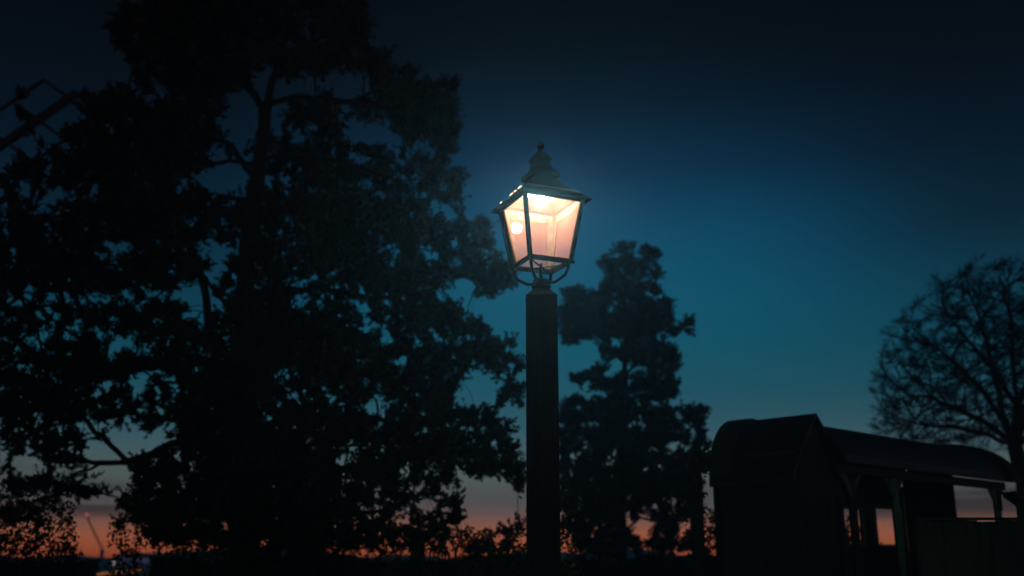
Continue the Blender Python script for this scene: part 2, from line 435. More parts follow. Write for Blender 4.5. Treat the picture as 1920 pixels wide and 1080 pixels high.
# ================================================================ BIG PINE
PY = 18.0
lobes = [
 (330,60,120,75,1.3),(235,50,30,50,1),(250,110,25,30,.8),(560,50,125,75,1.3),(430,60,80,80,1.2),(650,45,45,60,1.2),(285,125,30,35,.8),(350,150,110,55,1.2),
 (640,110,55,35,1.1),(700,120,30,30,.8),(430,140,55,35,1),(560,120,70,35,1),(765,175,75,35,1.2),(840,185,28,42,1.1),(720,165,45,35,.9),(800,240,60,45,1.1),(842,285,20,25,1),(850,220,18,20,.8),
 (215,210,70,40,1.2),(165,190,22,15,.6),(42,232,14,14,.5),(185,258,70,38,1.3),(110,285,40,18,.7),(50,310,40,14,.6),(270,290,130,60,1.4),(150,330,100,40,1.2),(340,240,80,60,1.2),(20,370,25,40,.6),
 (600,225,70,45,.9),(560,300,85,50,.9),(660,330,90,55,1),(770,330,70,45,1.1),(830,365,42,30,1.2),(850,345,20,18,.8),(300,400,120,75,1.4),(200,420,110,50,1),(60,440,80,50,1),(100,500,110,50,1.1),
 (420,420,45,50,1),(530,400,90,60,1),(650,420,105,65,1.2),(760,430,80,55,1.2),(860,450,50,35,1.1),(900,450,22,45,1),(870,510,80,35,1.2),(935,515,32,30,1.1),(920,545,40,18,.9),(750,520,100,45,1),(600,500,110,50,1.1),
 (300,510,90,45,1.1),(180,540,100,40,.9),(40,570,60,50,.8),(110,610,90,50,.5),(260,600,100,50,.5),(350,640,60,60,.6),(520,570,60,50,.8),(520,640,100,50,1.1),(640,600,90,50,.9),(660,670,80,40,1),(790,600,90,50,1.1),(870,620,50,28,1.1),
 (870,665,95,32,1.3),(945,680,35,35,1),(965,700,18,40,.8),(720,710,110,60,1.2),(580,730,110,70,1.3),(820,720,60,40,1.1),(960,745,22,20,.6),(920,750,20,12,.4),(800,790,90,45,1.2),(890,785,50,20,.8),(930,815,45,25,.8),(960,860,30,45,.9),(900,860,60,35,1),
 (830,850,80,40,1),(700,830,100,60,1.1),(580,830,100,70,1.3),(570,920,90,60,1.1),(700,920,70,40,.7),(940,905,35,35,.9),(960,950,22,35,.7),
 (330,700,120,38,.9),(180,690,140,32,1.1),(50,680,60,50,.7),(80,760,90,45,1.3),(190,760,60,35,.6),(290,770,90,45,.5),(380,770,60,80,1.2),(350,850,60,25,.6),(350,910,90,60,1.3),(460,820,55,180,1.2),(420,960,70,90,1.4),(300,950,70,40,.8),(60,850,70,50,.4),(520,1000,60,50,1),(250,935,35,30,.8),
 (30,640,50,40,.7),(120,660,70,25,.9),(25,330,18,30,.5),(40,820,45,30,.7),(130,825,60,28,.6),(100,930,80,18,.5),(40,970,50,20,.5),(290,890,60,30,.9),(640,980,50,25,.6),(690,1000,50,20,.5),(830,905,40,22,.7),(780,930,50,25,.7),(500,930,60,60,1.2),(590,1010,70,30,1.0),(745,890,60,35,.9),(460,600,60,120,.8),(560,640,80,60,1.0),(420,780,60,90,1.1),(560,960,120,55,1.4),(680,965,80,45,1.0),(620,1012,130,30,1.3),(330,985,60,50,1.1),(470,900,90,90,1.4),(415,700,45,60,1.0),(500,480,40,40,1.0),(790,200,60,35,1.3),(830,225,35,35,1.2),(700,200,50,25,.9),(850,200,15,30,1.2),(820,330,45,30,1.1),(60,905,70,25,.5),(150,925,40,18,.5),(110,870,50,14,.5),(250,965,45,30,.8),(20,760,30,60,.8),(870,945,45,16,.5),(935,965,35,25,.6),(960,1000,25,30,1.0),(825,985,45,20,.7),(770,1010,50,25,.7),(900,870,60,35,1.1),(955,880,30,45,1.1),(960,930,25,40,1.0),(870,830,60,30,1.1),(30,180,25,25,0.01),(420,-40,200,50,.9),(420,-110,150,50,.8),(440,-180,90,50,.7),(-40,500,60,120,.7),(-30,700,50,80,.7)]
holes = [(512,175,30,42),(468,235,22,25),(425,290,25,14),(640,150,30,18),(690,238,22,15),(500,12,14,10),(35,365,30,16),(120,375,30,10),(90,450,25,12),(395,470,14,36),(480,390,25,22),(190,560,40,20),(90,600,25,30),(350,580,18,32),
  (650,225,20,15),(660,355,28,14),(600,520,30,14),(575,250,25,20),(565,560,22,30),(675,590,26,16),(700,620,36,14),(425,650,10,34),(900,735,52,16),(975,790,26,22),(975,825,20,26),(220,850,34,26),(212,885,26,20),(300,715,38,18),(60,650,32,20),(925,950,60,50),(880,905,40,14),(655,865,26,14),
  (140,1000,80,60),(245,815,30,16),(700,950,22,16),(930,585,45,22),(960,600,30,40),(830,345,8,6),(45,880,60,20)]
att = lobe_points(lobes, PY, 2.4, 200, 480, 560, holes)
trunk = line([(466,1062),(462,900),(460,760),(458,640),(458,560),(463,480),(474,400),(487,300),(496,225),(508,160),(528,100,.2),(545,40,.3),(548,-40,.4),(540,-130,.3)], PY)
limbs = [line(l, PY) for l in [
 [(498,215),(470,170,.3),(440,110,.5),(405,40,.6),(380,-30,.5),(370,-100,.3)], [(498,200),(560,180,-.3),(640,190,-.5),(720,195,-.8)], [(485,310),(430,300,.4),(360,320,.7),(280,330,1)],
 [(487,300),(540,290,-.6),(620,300,-1),(720,330,-1.2)], [(458,620),(415,560,.3),(385,520,.5),(350,480,.8),(300,450,1)], [(460,800),(412,730,-.3),(396,640,-.4),(388,570,-.4),(372,500,-.6),(330,400,-1.1),(270,300,-1.4)],
 [(463,480),(540,450,.6),(640,440,1),(740,440,1.2)], [(458,570),(540,545,-.4),(600,540,-.8),(700,560,-1.2),(820,540,-1.5)], [(460,700),(560,680,.5),(680,670,.8),(800,660,.8),(900,670,.6)],
 [(460,790),(560,790,-.5),(680,780,-1),(780,800,-1.2),(880,790,-1)], [(462,830),(400,815),(340,828),(285,852),(240,866),(190,868),(130,895),(70,915)], [(240,866),(170,800,.3),(110,745,.6),(60,720,.8)],
 [(462,860),(560,870,.5),(680,880,.6),(780,860,.4),(870,850,.2),(930,880,.1),(955,900)], [(460,700),(380,680,.8),(280,690,1.2),(180,690,1.4),(80,690,1.4)], [(474,400),(400,390,-.8),(300,400,-1.3),(180,430,-1.6),(90,480,-1.7)],
 [(470,930),(540,930,-.3),(620,960,-.6),(700,960,-.8),(760,940,-.9)], [(330,400,-1.1),(220,340,-.8),(130,285,-.4)], [(480,350),(430,270,1),(330,230,1.3),(220,200,1.4)],
 [(190,868),(120,860,-.2),(60,800,-.4),(10,780,-.5)], [(528,100,.2),(600,70,-.3),(650,60,-.5)], [(870,850,.2),(900,800,.1),(935,760,0),(960,735,0)] ]]
def pine(name, label, base, lines_, att_, Y, tip, rmax, shoot_L, nn, nl, nw, step, per=3, rg=rng, group=None):
    root = tag(empty(name, base), label, 'tree', group)
    P, par = colonize(lines_, att_, step, step * 5, step * 1.6, 170, rg=rg)
    r, kids = radii(P, par, tip, 2.3, rmax)
    mb = MB(); skin(P, par, r, mb); mb.build('trunk', M['bark'], root, smooth=True)
    thin = np.where(r < tip * 3.2)[0]; thin = thin[par[thin] >= 0]
    d = unit(P[thin] - P[par[thin]])
    kd = np.zeros(len(P), int); np.add.at(kd, par[par >= 0], 1)
    sel = thin[(kd[thin] == 0) | (rg.random(len(thin)) < .38)]; d = unit(P[sel] - P[par[sel]])
    big = np.where(kd[sel] == 0, per, max(1, per // 2))
    O_ = np.repeat(P[sel], big, 0); ax_ = np.repeat(unit(d + np.array([0, 0, .7])), big, 0)
    B = O_ + rg.normal(0, step * .16, O_.shape)
    D = unit(ax_ + rg.normal(0, .5, O_.shape))
    L = shoot_L * (.6 + .7 * rg.random(len(B)))
    V = needles(B, D, L, nn, nl, nw, rg=rg)
    np_mesh('crown', V, 4, M['needle'], root)
    print(name, 'nodes', len(P), 'thin', len(thin), 'quads', len(V) // 4)
    return root
b0 = Vector(trunk[0]); base = (b0.x, b0.y, 0); trunk[0] = base
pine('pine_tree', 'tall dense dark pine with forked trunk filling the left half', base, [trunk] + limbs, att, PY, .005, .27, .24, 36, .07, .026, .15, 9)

# ================================================================ SMALL PINE
QY = 32.0
lob2 = [(1175,900,95,45,1.0),(1170,835,90,40,.9),(1085,880,35,40,1.0),(1290,870,25,40,.9),(1110,975,60,35,1.2),(1085,935,45,40,1.1),(1285,935,26,50,1.0),(1140,1020,70,22,1.2),(1250,985,30,30,1.0),(1165,960,40,25,1.0),(1260,1025,50,18,1.0),(1172,470,16,22,1),(1168,505,42,26,1.2),(1215,488,22,20,1),(1132,492,12,12,.8),(1228,522,16,16,1),(1180,550,58,28,1.3),(1088,556,36,18,1),(1080,605,38,45,1.3),(1135,605,55,40,1.3),(1205,600,58,42,1.3),(1240,575,26,16,1),(1290,608,16,20,1.1),(1262,622,22,16,.9),(1190,655,66,34,1.2),
 (1235,680,42,34,1.1),(1262,715,14,20,.8),(1108,708,38,20,1.1),(1155,725,50,20,1),(1215,735,56,24,1.1),(1075,775,34,28,1.1),(1130,775,70,26,1.2),(1200,775,60,30,1.3),(1270,782,50,22,1.1),(1312,768,20,12,1),(1312,800,16,24,.8),(1060,830,28,30,.8),(1120,825,70,26,1.1),(1220,820,80,30,1.1),(1290,835,40,20,.8),
 (1080,870,50,25,.9),(1180,870,90,22,1),(1260,880,60,22,.8),(1100,905,60,22,1),(1200,910,90,20,1),(1140,940,50,22,1),(1240,935,60,18,.9),(1295,900,20,30,.8),(1125,960,40,30,.9)]
hol2 = [(1205,992,26,16),(1130,998,14,9),(1222,1036,20,8),(1150,645,34,9),(1215,640,30,7),(1205,700,24,10),(1130,745,30,8),(1240,760,30,8),(1110,800,40,7),(1200,800,34,7),(1270,812,26,9),(1160,575,22,6),(1215,560,16,6),(1195,530,20,5),(1140,870,18,10),(1200,885,30,8),(1220,850,20,8),(1075,690,28,22),(1095,665,22,12),(1150,690,22,8),(1260,840,30,10),(1150,850,16,10),(1240,885,20,9),(1290,865,12,14),(1110,865,12,7)]
att2 = lobe_points(lob2, QY, 1.7, 170, 1180, 170, hol2)
tr2 = line([(1160,1056),(1164,900),(1168,780),(1172,680),(1173,600),(1172,530),(1172,470)], QY); q0 = tr2[0]; tr2[0] = (q0[0], q0[1], 0)
lm2 = [line(l, QY) for l in [[(1168,830),(1220,800,-.4),(1280,785,-.6),(1310,770,-.6)],[(1168,820),(1120,790,.4),(1075,775,.6)],[(1172,700),(1220,660,.5),(1262,625,.6),(1288,610,.6)],[(1172,680),(1120,640,-.4),(1080,610,-.6)],[(1166,900),(1110,890,-.4),(1070,860,-.6)],[(1166,910),(1230,900,.5),(1290,880,.8)],[(1172,750),(1130,720,.5),(1105,710,.6)],[(1164,960),(1210,945,.5),(1260,935,.8)],[(1163,1000),(1200,970,-.4),(1250,985,-.6)],[(1163,1000),(1120,985,-.4),(1085,950,-.6)]]]
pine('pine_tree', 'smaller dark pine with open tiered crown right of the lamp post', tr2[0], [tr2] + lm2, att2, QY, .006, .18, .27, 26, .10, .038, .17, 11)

# ================================================================ BARE ROUND TREE
RY = 30.0
def bare():
    rg = np.random.default_rng(5)
    root_p = at(1930, 1045, RY); fork = at(1903, 838, RY)
    c = at(1918, 735, RY); sc = RY / F * 1.04
    n = 5200; q = unit(rg.normal(size=(n, 3))) * (rg.random((n, 1)) ** .28)
    A = np.array([c.x, c.y, c.z]) + q * np.array([250, 230, 245]) * sc
    # squarish lower skirt reaching left, nothing below the crown base
    zl = at(1905, 832, RY).z; A = A[A[:, 2] > zl - .10 * np.abs(A[:, 0] - c.x) + .15]
    m = 260; lx = rg.uniform(1648, 1740, m); ly = rg.uniform(735, 815, m)
    A = np.vstack([A, np.array([tuple(at(lx[i], ly[i], RY + rg.uniform(-1, 1))) for i in range(m)])])
    tr = [(root_p.x, RY, 0), tuple(at(1917, 885, RY)), tuple(fork)]
    L = [tr] + [line(l, RY) for l in [[(1903,838),(1885,790,-.3),(1868,720,-.5),(1850,640,-.7),(1835,590,-.8)],[(1903,838),(1906,760,.4),(1900,680,.6),(1895,600,.7),(1890,540,.7)],[(1903,838),(1860,800,.2),(1800,770,.5),(1740,745,.6)],[(1906,845),(1850,815,-.8),(1790,800,-1.2),(1720,795,-1.4)],
       [(1903,838),(1925,760,-.4),(1950,680,-.6),(1975,600,-.7)],[(1903,838),(1960,790,.3),(2030,740,.6),(2090,700,.7)],[(1885,790,-.3),(1840,730,-1),(1790,680,-1.3),(1740,640,-1.4)],[(1906,760,.4),(1860,690,1),(1800,620,1.4),(1770,580,1.6)],[(1906,790,.4),(1930,700,1.3),(1950,600,1.8)],[(1925,760,-.4),(1990,710,-1.3),(2060,660,-1.6)]]]
    P, par = colonize(L, A,   .2, 1.3, .28, 200, trop=(0, 0, .14), jit=.06, rg=rg, inertia=1.5)
    r, kids = radii(P, par, .0085, 2.5, .22)
    root = tag(empty('round_tree', (root_p.x, RY, 0)), 'bare round-crowned tree with fine twigs at the right edge', 'tree')
    mb = MB(); skin(P, par, r, mb); tk = mb.build('trunk', M['bark2'], root, smooth=True)
    # fine end twigs and buds
    tips = np.where(r < .014)[0]; tips = tips[par[tips] >= 0]; d = unit(P[tips] - P[par[tips]])
    k = 5; B = np.repeat(P[tips], k, 0); D = unit(np.repeat(d, k, 0) + rg.normal(0, .3, (len(B), 3)) + np.array([0, 0, .25]))
    V = needles(B, D, .14 * np.ones(len(B)), 2, .34, .013, .35, rg)
    np_mesh('crown', V, 4, M['bark2'], root)
    print('bare nodes', len(P))
bare()

# ================================================================ SHRUBS
def shrub(label, cx, top, hwpx, Y, dens=1.0, leaf=.05, low=1075, name='shrub', stems=7, seed=1, group='shrubs along the bottom of the view', skirt=.55):
    rg = np.random.default_rng(seed); sc = Y / F * 1.04
    b = at(cx, 1045, Y); g = gh(0, Y); root = tag(empty(name, (b.x, Y, g)), label, 'shrub', group)
    zt = at(cx, top, Y).z; H = zt - g; W = hwpx * sc
    dens *= 1.7; n = int(330 * dens * min(3.5, (W * H) ** .8 + .3))
    A = []
    while len(A) < n:
        q = rg.uniform(-1, 1, 3); rr = math.sqrt(q[0] ** 2 + q[1] ** 2)
        z = (q[2] + 1) / 2
        env = math.sqrt(max(0, 1 - max(0, (z - skirt) / (1 - skirt)) ** 2)) * (.55 + .45 * min(1, z / .25))
        if rr < env * (.85 + .15 * math.sin(q[0] * 9 + seed) * math.cos(q[1] * 7)): A.append((b.x + q[0] * W, Y + q[1] * min(W, 1.6), g + .1 + z * H))
    A = np.array(A)
    lines_ = [[(b.x, Y, g), (b.x + .02, Y, g + .15)]] + [[(b.x, Y, g + .1), (b.x + W * .5 * math.cos(a), Y + min(W, 1.4) * .5 * math.sin(a), g + H * .45)] for a in np.linspace(0, 2 * math.pi, stems, endpoint=False)]
    P, par = colonize(lines_, A, .14, .8, .2, 90, trop=(0, 0, .05), jit=.2, rg=rg)
    r, _ = radii(P, par, .004, 2.3, .04)
    mb = MB(); skin(P, par, r, mb); mb.build('stems', M['bark2'], root, smooth=True)
    thin = np.where(r < .012)[0]; k = 16; leaf *= .68
    C = np.repeat(P[thin], k, 0) + rg.normal(0, .055, (len(thin) * k, 3)); C[:, 2] = np.maximum(C[:, 2], g + .04)
    np_mesh('foliage', leaves(C, leaf, rg), 4, M['leaf'], root)
    return root
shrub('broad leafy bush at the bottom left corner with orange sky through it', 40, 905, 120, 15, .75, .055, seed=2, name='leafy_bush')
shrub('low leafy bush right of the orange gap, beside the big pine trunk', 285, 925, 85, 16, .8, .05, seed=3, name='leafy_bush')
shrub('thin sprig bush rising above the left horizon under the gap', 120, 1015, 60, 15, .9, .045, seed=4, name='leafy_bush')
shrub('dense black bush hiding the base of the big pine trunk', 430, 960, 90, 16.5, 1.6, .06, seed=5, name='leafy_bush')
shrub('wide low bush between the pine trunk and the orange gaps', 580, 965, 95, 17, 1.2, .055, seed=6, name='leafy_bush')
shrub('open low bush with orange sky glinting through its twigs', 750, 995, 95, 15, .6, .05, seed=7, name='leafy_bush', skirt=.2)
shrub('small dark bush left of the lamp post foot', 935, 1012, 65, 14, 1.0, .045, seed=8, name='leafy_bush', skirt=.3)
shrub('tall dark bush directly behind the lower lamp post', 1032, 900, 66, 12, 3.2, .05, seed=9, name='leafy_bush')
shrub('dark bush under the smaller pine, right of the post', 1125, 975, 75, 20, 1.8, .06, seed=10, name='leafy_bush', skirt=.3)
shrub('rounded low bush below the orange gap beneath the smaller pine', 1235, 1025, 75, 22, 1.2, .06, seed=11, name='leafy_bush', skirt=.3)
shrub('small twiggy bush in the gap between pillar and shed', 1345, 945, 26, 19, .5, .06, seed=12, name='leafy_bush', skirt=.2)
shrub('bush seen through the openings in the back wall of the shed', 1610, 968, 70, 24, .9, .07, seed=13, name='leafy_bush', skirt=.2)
def hedge(label, x0, x1, Y, top, n, seed):
    rg = np.random.default_rng(seed); a, b = at(x0, 1045, Y), at(x1, 1045, Y); zt = at(x0, top, Y).z
    root = tag(empty('hedge', ((a.x + b.x) / 2, Y, 0)), label, 'hedge', 'clipped hedges along the far side')
    x = rg.uniform(a.x, b.x, n); h = zt * (.97 + .05 * np.sin(x * 1.3 + seed) + .03 * np.sin(x * 4.1)); z = h * rg.random(n) ** .7
    C = np.stack([x, Y + rg.uniform(-.45, .45, n), z], 1); np_mesh('foliage', leaves(C, .075, rg), 4, M['leaf'], root)
    mb = MB(); k = 0
    while a.x + .4 * k < b.x:
        X = a.x + .4 * k + .1; mb.tube([(X, Y, 0), (X + random.uniform(-.1, .1), Y, zt * .5), (X + random.uniform(-.2, .2), Y + random.uniform(-.2, .2), zt * .9)], [.03, .02, .008], 5); k += 1
    mb.build('stems', M['bark2'], root)
hedge('low dark hedge in the bottom left corner, left of the valley lights', -60, 176, 26, 1047, 9000, 1)
hedge('long low dark hedge across the bottom from the valley lights to the shed', 292, 1420, 27, 1044, 42000, 2)
# arching bramble stems near the orange gap
br = tag(empty('bramble', at(860, 1045, 15)), 'bare arching bramble stems against the orange sky left of the lamp post', 'bramble')
br.location.z = 0
mb = MB()
LV = []
for q in range(44):
    x0 = random.uniform(770, 960); dx = random.uniform(-55, 55); hh = random.uniform(18, 60); P_ = []
    for i in range(9):
        t = i / 8; P_.append(at(x0 + dx * t + random.uniform(-2, 2), 1050 - hh * math.sin(t * 2.3) - (random.uniform(-3, 3) if i else 0), 15 + random.uniform(-.08, .08) + (q % 5) * .15))
    P_[0].z = 0; mb.tube(P_, [.014 - .0012 * i for i in range(9)], 5)
    for p in P_[2:]:
        for _ in range(14): LV.append(p + Vector((random.gauss(0, .035), random.gauss(0, .05), random.gauss(0, .03))))
np_mesh('foliage', leaves(np.array([tuple(p) for p in LV]), .024), 4, M['leaf'], br)
mb.build('stem', M['bark2'], br, smooth=True)

# ================================================================ WINDMILL
WY = 28.0
hub = at(-235, 437, WY); tip = at(145, 174, WY); e1 = (tip - hub); Ls = e1.length; e1.normalize()
cb = at(80, 149, WY) - at(130, 184, WY); hwid = cb.length; e2 = cb.normalized()
mill = tag(empty('windmill', (hub.x, WY, 0)), 'old windmill with open lattice sail showing above the pine at upper left', 'windmill')
def sail(a, b, sgn):
    mb = MB(); up = (0, 1, 0)
    mb.bar(hub, hub + a * Ls, .21, .20, up=up)
    for t in (.985, .82, .655, .49):
        mb.bar(hub + a * (Ls * t * .975) - b * hwid + Vector((0, .02, 0)), hub + a * (Ls * t * .975) + b * hwid + Vector((0, .02, 0)), .09, .08, up=up)
    for s in (-1, 1):
        mb.bar(hub + a * (Ls * .36) + b * (hwid * s) + Vector((0, .04, 0)), hub + a * (Ls * .967) + b * (hwid * s) + Vector((0, .04, 0)), .09, .08, up=up)
    mb.build('sail', M['sail'], mill)
sail(e1, e2, 1); sail(e2, -e1, 1); sail(-e1, -e2, 1); sail(-e2, e1, 1)
mb = MB(); mb.tube([hub + Vector((0, -.4, 0)), hub + Vector((0, 3.2, 0))], .28, 12); mb.build('windshaft', M['sail'], mill)
bx, by = hub.x, WY + 3.4
mb = MB(); mb.lathe([(3.0, 0), (3.05, .1), (2.0, hub.z - 1.2), (2.05, hub.z - 1.1)], (bx, by, 0), 8, .39); mb.build('tower', M['darkwood'], mill)
mb = MB(); mb.lathe([(2.15, hub.z - 1.1), (2.15, hub.z - .2), (1.7, hub.z + .7), (.9, hub.z + 1.4), (.1, hub.z + 1.7)], (bx, by, 0), 16); mb.build('cap', M['roofing'], mill)
mb = MB(); mb.box((bx, by - 2.93, 1.05), .9, .12, 2.0); mb.build('door', M['greenwood'], mill)

# ================================================================ SHED
d1 = Vector((.735, .678, 0)).normalized(); d2 = Vector((-.678, .735, 0)).normalized(); E = Vector((8.63, 17.6, 0)); UP = Vector((0, 0, 1))
def sp(s, w, z): return E - d1 * s + d2 * w + UP * z
def s_from_px(px, w, z=2.2):
    lo, hi = -6.0, 12.0
    for _ in range(50):
        m = (lo + hi) / 2; p = sp(m, w, z); x = 960 + F * p.x / (p.y * CP + (p.z - CAMZ) * SP)
        if x > px: lo = m
        else: hi = m
    return lo
def z_at(py, p):
    v = (540 - py) / F; return CAMZ + p.y * (SP + v * CP) / (CP - v * SP)
shed = tag(empty('timber_shed', sp(3.5, 1, 0)), 'dark timber shed with curved barrel roofs and open green-posted front', 'shed')
def vault(mb, O, A, Bv, L0, L1, half, rise, zc, th, n=14, p=2.0, tri=0.0):
    """barrel vault: axis A from L0 to L1, across Bv, centre line O"""
    rg_ = []
    for L_ in (L0, L1):
        for t_ in (0, th):
            for i in range(n + 1):
                a = math.pi * i / n; w = -(half + t_) * math.cos(a); h = (rise + t_) * ((1 - tri) * math.sin(a) ** (2 / p) + tri * (1 - abs(math.cos(a))))
                rg_.append(O + A * L_ + Bv * w + UP * (zc + h))
    k = n + 1; fs = []
    for i in range(n):
        fs += [(i, i + 1, 2 * k + i + 1, 2 * k + i)[::-1], (k + i, k + i + 1, 3 * k + i + 1, 3 * k + i), (i, i + 1, k + i + 1, k + i), (2 * k + i, 2 * k + i + 1, 3 * k + i + 1, 3 * k + i)[::-1]]
    fs += [(0, k, 3 * k, 2 * k), (k - 1, 2 * k - 1, 4 * k - 1, 3 * k - 1)[::-1]]
    mb.add(rg_, fs)
O = sp(0, 1.03, 0)
mb = MB(); vault(mb, O, -d1, d2, -.05, 5.55, 1.03, .6, 2.86, .06, 18); mb.build('barrel_roof', M['roofing'], shed)
mb = MB(); vault(mb, O, -d1, d2, -.2, .12, 1.07, .63, 2.86, .1, 18); mb.build('barge_board', M['darkwood'], shed)
N_ = Vector((4.2, 13.8, 0)); NL = 1.3
mb = MB(); vault(mb, N_, d2, d1, -.03, NL, .66, .92, 2.56, .05, 24, 2.0, .72); mb.build('wing_roof', M['roofing'], shed)
mb = MB(); vault(mb, N_, d2, d1, NL - .3, NL + .05, .60, .93, 2.56, .07, 18, 2.2); mb.build('wing_hood', M['darkwood'], shed)
# gable infill of the wing (near end), vertical boards
def boards(mb, fn, a0, a1, z0, z1f, nrm, th=.025, bw=.115, gap=.003, z0f=None):
    n = max(1, int((a1 - a0) / bw)); bw = (a1 - a0) / n
    for i in range(n):
        c_ = a0 + (i + .5) * bw; zt = z1f(c_); zb_ = z0f(c_) if z0f else z0
        if zt - zb_ < .03: continue
        A0 = fn(c_); dirv = (fn(c_ + .1) - fn(c_)).normalized()
        mb.box(A0 + UP * ((zt + zb_) / 2) + nrm * random.uniform(-.010, .010), bw - gap, th, zt - zb_, (dirv, nrm, UP))
mb = MB(); hwW = .50
gab = lambda c_: 2.52 + .9 * max(0, 1 - abs(c_) / .68)
boards(mb, lambda a: N_ + d1 * a + d2 * .06, -hwW, hwW, 0, gab, -d2)
boards(mb, lambda a: N_ + d1 * a + d2 * (NL - .06), -hwW, hwW, 0, gab, d2)
boards(mb, lambda a: N_ - d1 * hwW + d2 * a, .0, NL, 0, lambda c_: 3.0, -d1)
boards(mb, lambda a: N_ + d1 * hwW + d2 * a, .0, NL, 0, lambda c_: 3.0, d1)
mb.build('wing_wall', M['darkwood'], shed)
mb = MB()
for a in (-hwW - .02, hwW + .02): mb.bar(N_ + d1 * a + d2 * .02, N_ + d1 * a + d2 * .02 + UP * 2.6, .07)
mb.bar(N_ - d1 * .55 + d2 * .0 + UP * 2.45, N_ + d1 * .55 + d2 * .0 + UP * 2.45, .06, .09)
mb.build('wing_trim', M['darkwood'], shed)
# back wall with two openings and a gap under the roof
WB = 1.93
o = []
for x0, x1, y0, y1 in ((1575, 1616, 955, 1019), (1642, 1690, 955, 1021)):
    sa, sb = s_from_px(x1, WB, 1.9), s_from_px(x0, WB, 1.9); pm = sp((sa + sb) / 2, WB, 0)
    o.append((sa, sb, z_at(y1, pm), z_at(y0, pm)))
g0, g1 = s_from_px(1862, WB, 2.6), s_from_px(1806, WB, 2.6)
def topf(c_): return 2.42 + .12 * (c_ - g0) / (g1 - g0) if g0 < c_ < g1 else 2.88
mb = MB(); cuts = sorted([0, 5.9] + [v for a in o for v in a[:2]])
for a, b_ in zip(cuts[:-1], cuts[1:]):
    m_ = (a + b_) / 2; op = [q for q in o if q[0] < m_ < q[1]]
    if op:
        q = op[0]
        boards(mb, lambda t: sp(t, WB, 0), a, b_, 0, lambda c_: q[2], d2)
        boards(mb, lambda t: sp(t, WB, 0), a, b_, q[3], topf, d2)
    else: boards(mb, lambda t: sp(t, WB, 0), a, b_, 0, topf, d2)
mb.build('back_wall', M['darkwood'], shed)
for q in o:
    mb = MB()
    for z in (q[2] - .025, q[3] + .025): mb.bar(sp(q[0] - .05, WB - .035, z), sp(q[1] + .05, WB - .035, z), .05, .05)
    for s in (q[0] - .025, q[1] + .025): mb.bar(sp(s, WB - .035, q[2]), sp(s, WB - .035, q[3]), .05, .05)
    mb.build('window_frame', M['greenwood'], shed)
q = o[0]; mb = MB(); sm = q[0] * .62 + q[1] * .38
mb.bar(sp(sm - .12, WB - .3, q[2] - .3), sp(sm - .02, WB - .3, q[3]), .07); mb.build('brace', M['darkwood'], shed)
# far end wall, half closed
mb = MB(); boards(mb, lambda a: sp(.03, a, 0), .95, 1.9, 0, lambda c_: 2.86 + .5 * math.sqrt(max(0, 1 - ((c_ - 1.03) / 1.03) ** 2)), -d1); mb.build('end_wall', M['darkwood'], shed)
# eave beams
mb = MB(); mb.bar(sp(-.1, .14, 2.80), sp(5.6, .14, 2.80), .09, .13); mb.bar(sp(-.1, WB + .02, 2.83), sp(5.5, WB + .02, 2.83), .07, .09); mb.build('eave_beam', M['darkwood'], shed)
for px in (1600, 1681, 1873, 1759):
    s = s_from_px(px, .14, 2.2)
    if px == 1759: continue
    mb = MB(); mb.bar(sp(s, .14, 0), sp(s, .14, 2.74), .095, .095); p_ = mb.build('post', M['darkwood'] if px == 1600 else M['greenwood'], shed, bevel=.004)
    mb = MB(); mb.tube([sp(s + .03, .14, 2.42), sp(s + .09, .14, 2.58), sp(s + .22, .14, 2.73)], [.035, .04, .04], 8); mb.build('bracket', M['greenwood'], p_, smooth=True)
    mb = MB(); mb.tube([sp(s - .03, .14, 2.42), sp(s - .09, .14, 2.58), sp(s - .22, .14, 2.73)], [.035, .04, .04], 8); mb.build('bracket', M['greenwood'], p_, smooth=True)

# boarded fence in front of the shed
FY = 11.0; a_ = at(1721, 975, FY); fz = a_.z; fx0 = a_.x; fx1 = fx0 + 4.2
fence = tag(empty('board_fence', (fx0, FY, 0)), 'tall green vertical board fence in front of the shed at lower right', 'fence')
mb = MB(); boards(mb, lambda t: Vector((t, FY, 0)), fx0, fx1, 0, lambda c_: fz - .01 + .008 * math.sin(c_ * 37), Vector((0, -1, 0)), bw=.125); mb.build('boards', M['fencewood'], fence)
mb = MB()
for z in (fz + .012,): mb.box(((fx0 + fx1) / 2, FY, z), fx1 - fx0 + .06, .07, .03)
mb.build('cap_rail', M['fencewood'], fence)
for i in range(4):
    mb = MB(); mb.box((fx0 + .05 + i * 1.36, FY + .07, fz / 2), .09, .09, fz - .02); mb.build('fence_post', M['darkwood'], fence)
# lean-to with a sloping roof beyond the far post
TY = 16.0
lean = tag(empty('lean_to', at(1925, 1045, TY)), 'low lean-to with sloping roof and rail just right of the shed', 'lean-to'); lean.location.z = 0
A0, A1 = at(1868, 925, TY), at(1990, 1012, TY)
mb = MB()
vs = [(A0.x, TY - .6, A0.z), (A1.x, TY - .6, A1.z), (A1.x, TY - .2, A1.z), (A0.x, TY - .2, A0.z)]
mb.add(vs + [(x, y, z - .07) for x, y, z in vs], [(0, 1, 2, 3), (7, 6, 5, 4), (0, 4, 5, 1), (1, 5, 6, 2), (2, 6, 7, 3), (3, 7, 4, 0)]); mb.build('roof', M['roofing'], lean)
mb = MB(); boards(mb, lambda t: Vector((t, TY - .5, 0)), A0.x + .04, A1.x - .04, 0, lambda c_: A0.z + (A1.z - A0.z) * (c_ - A0.x) / (A1.x - A0.x) - .09, Vector((0, -1, 0))); mb.build('wall', M['darkwood'], lean)
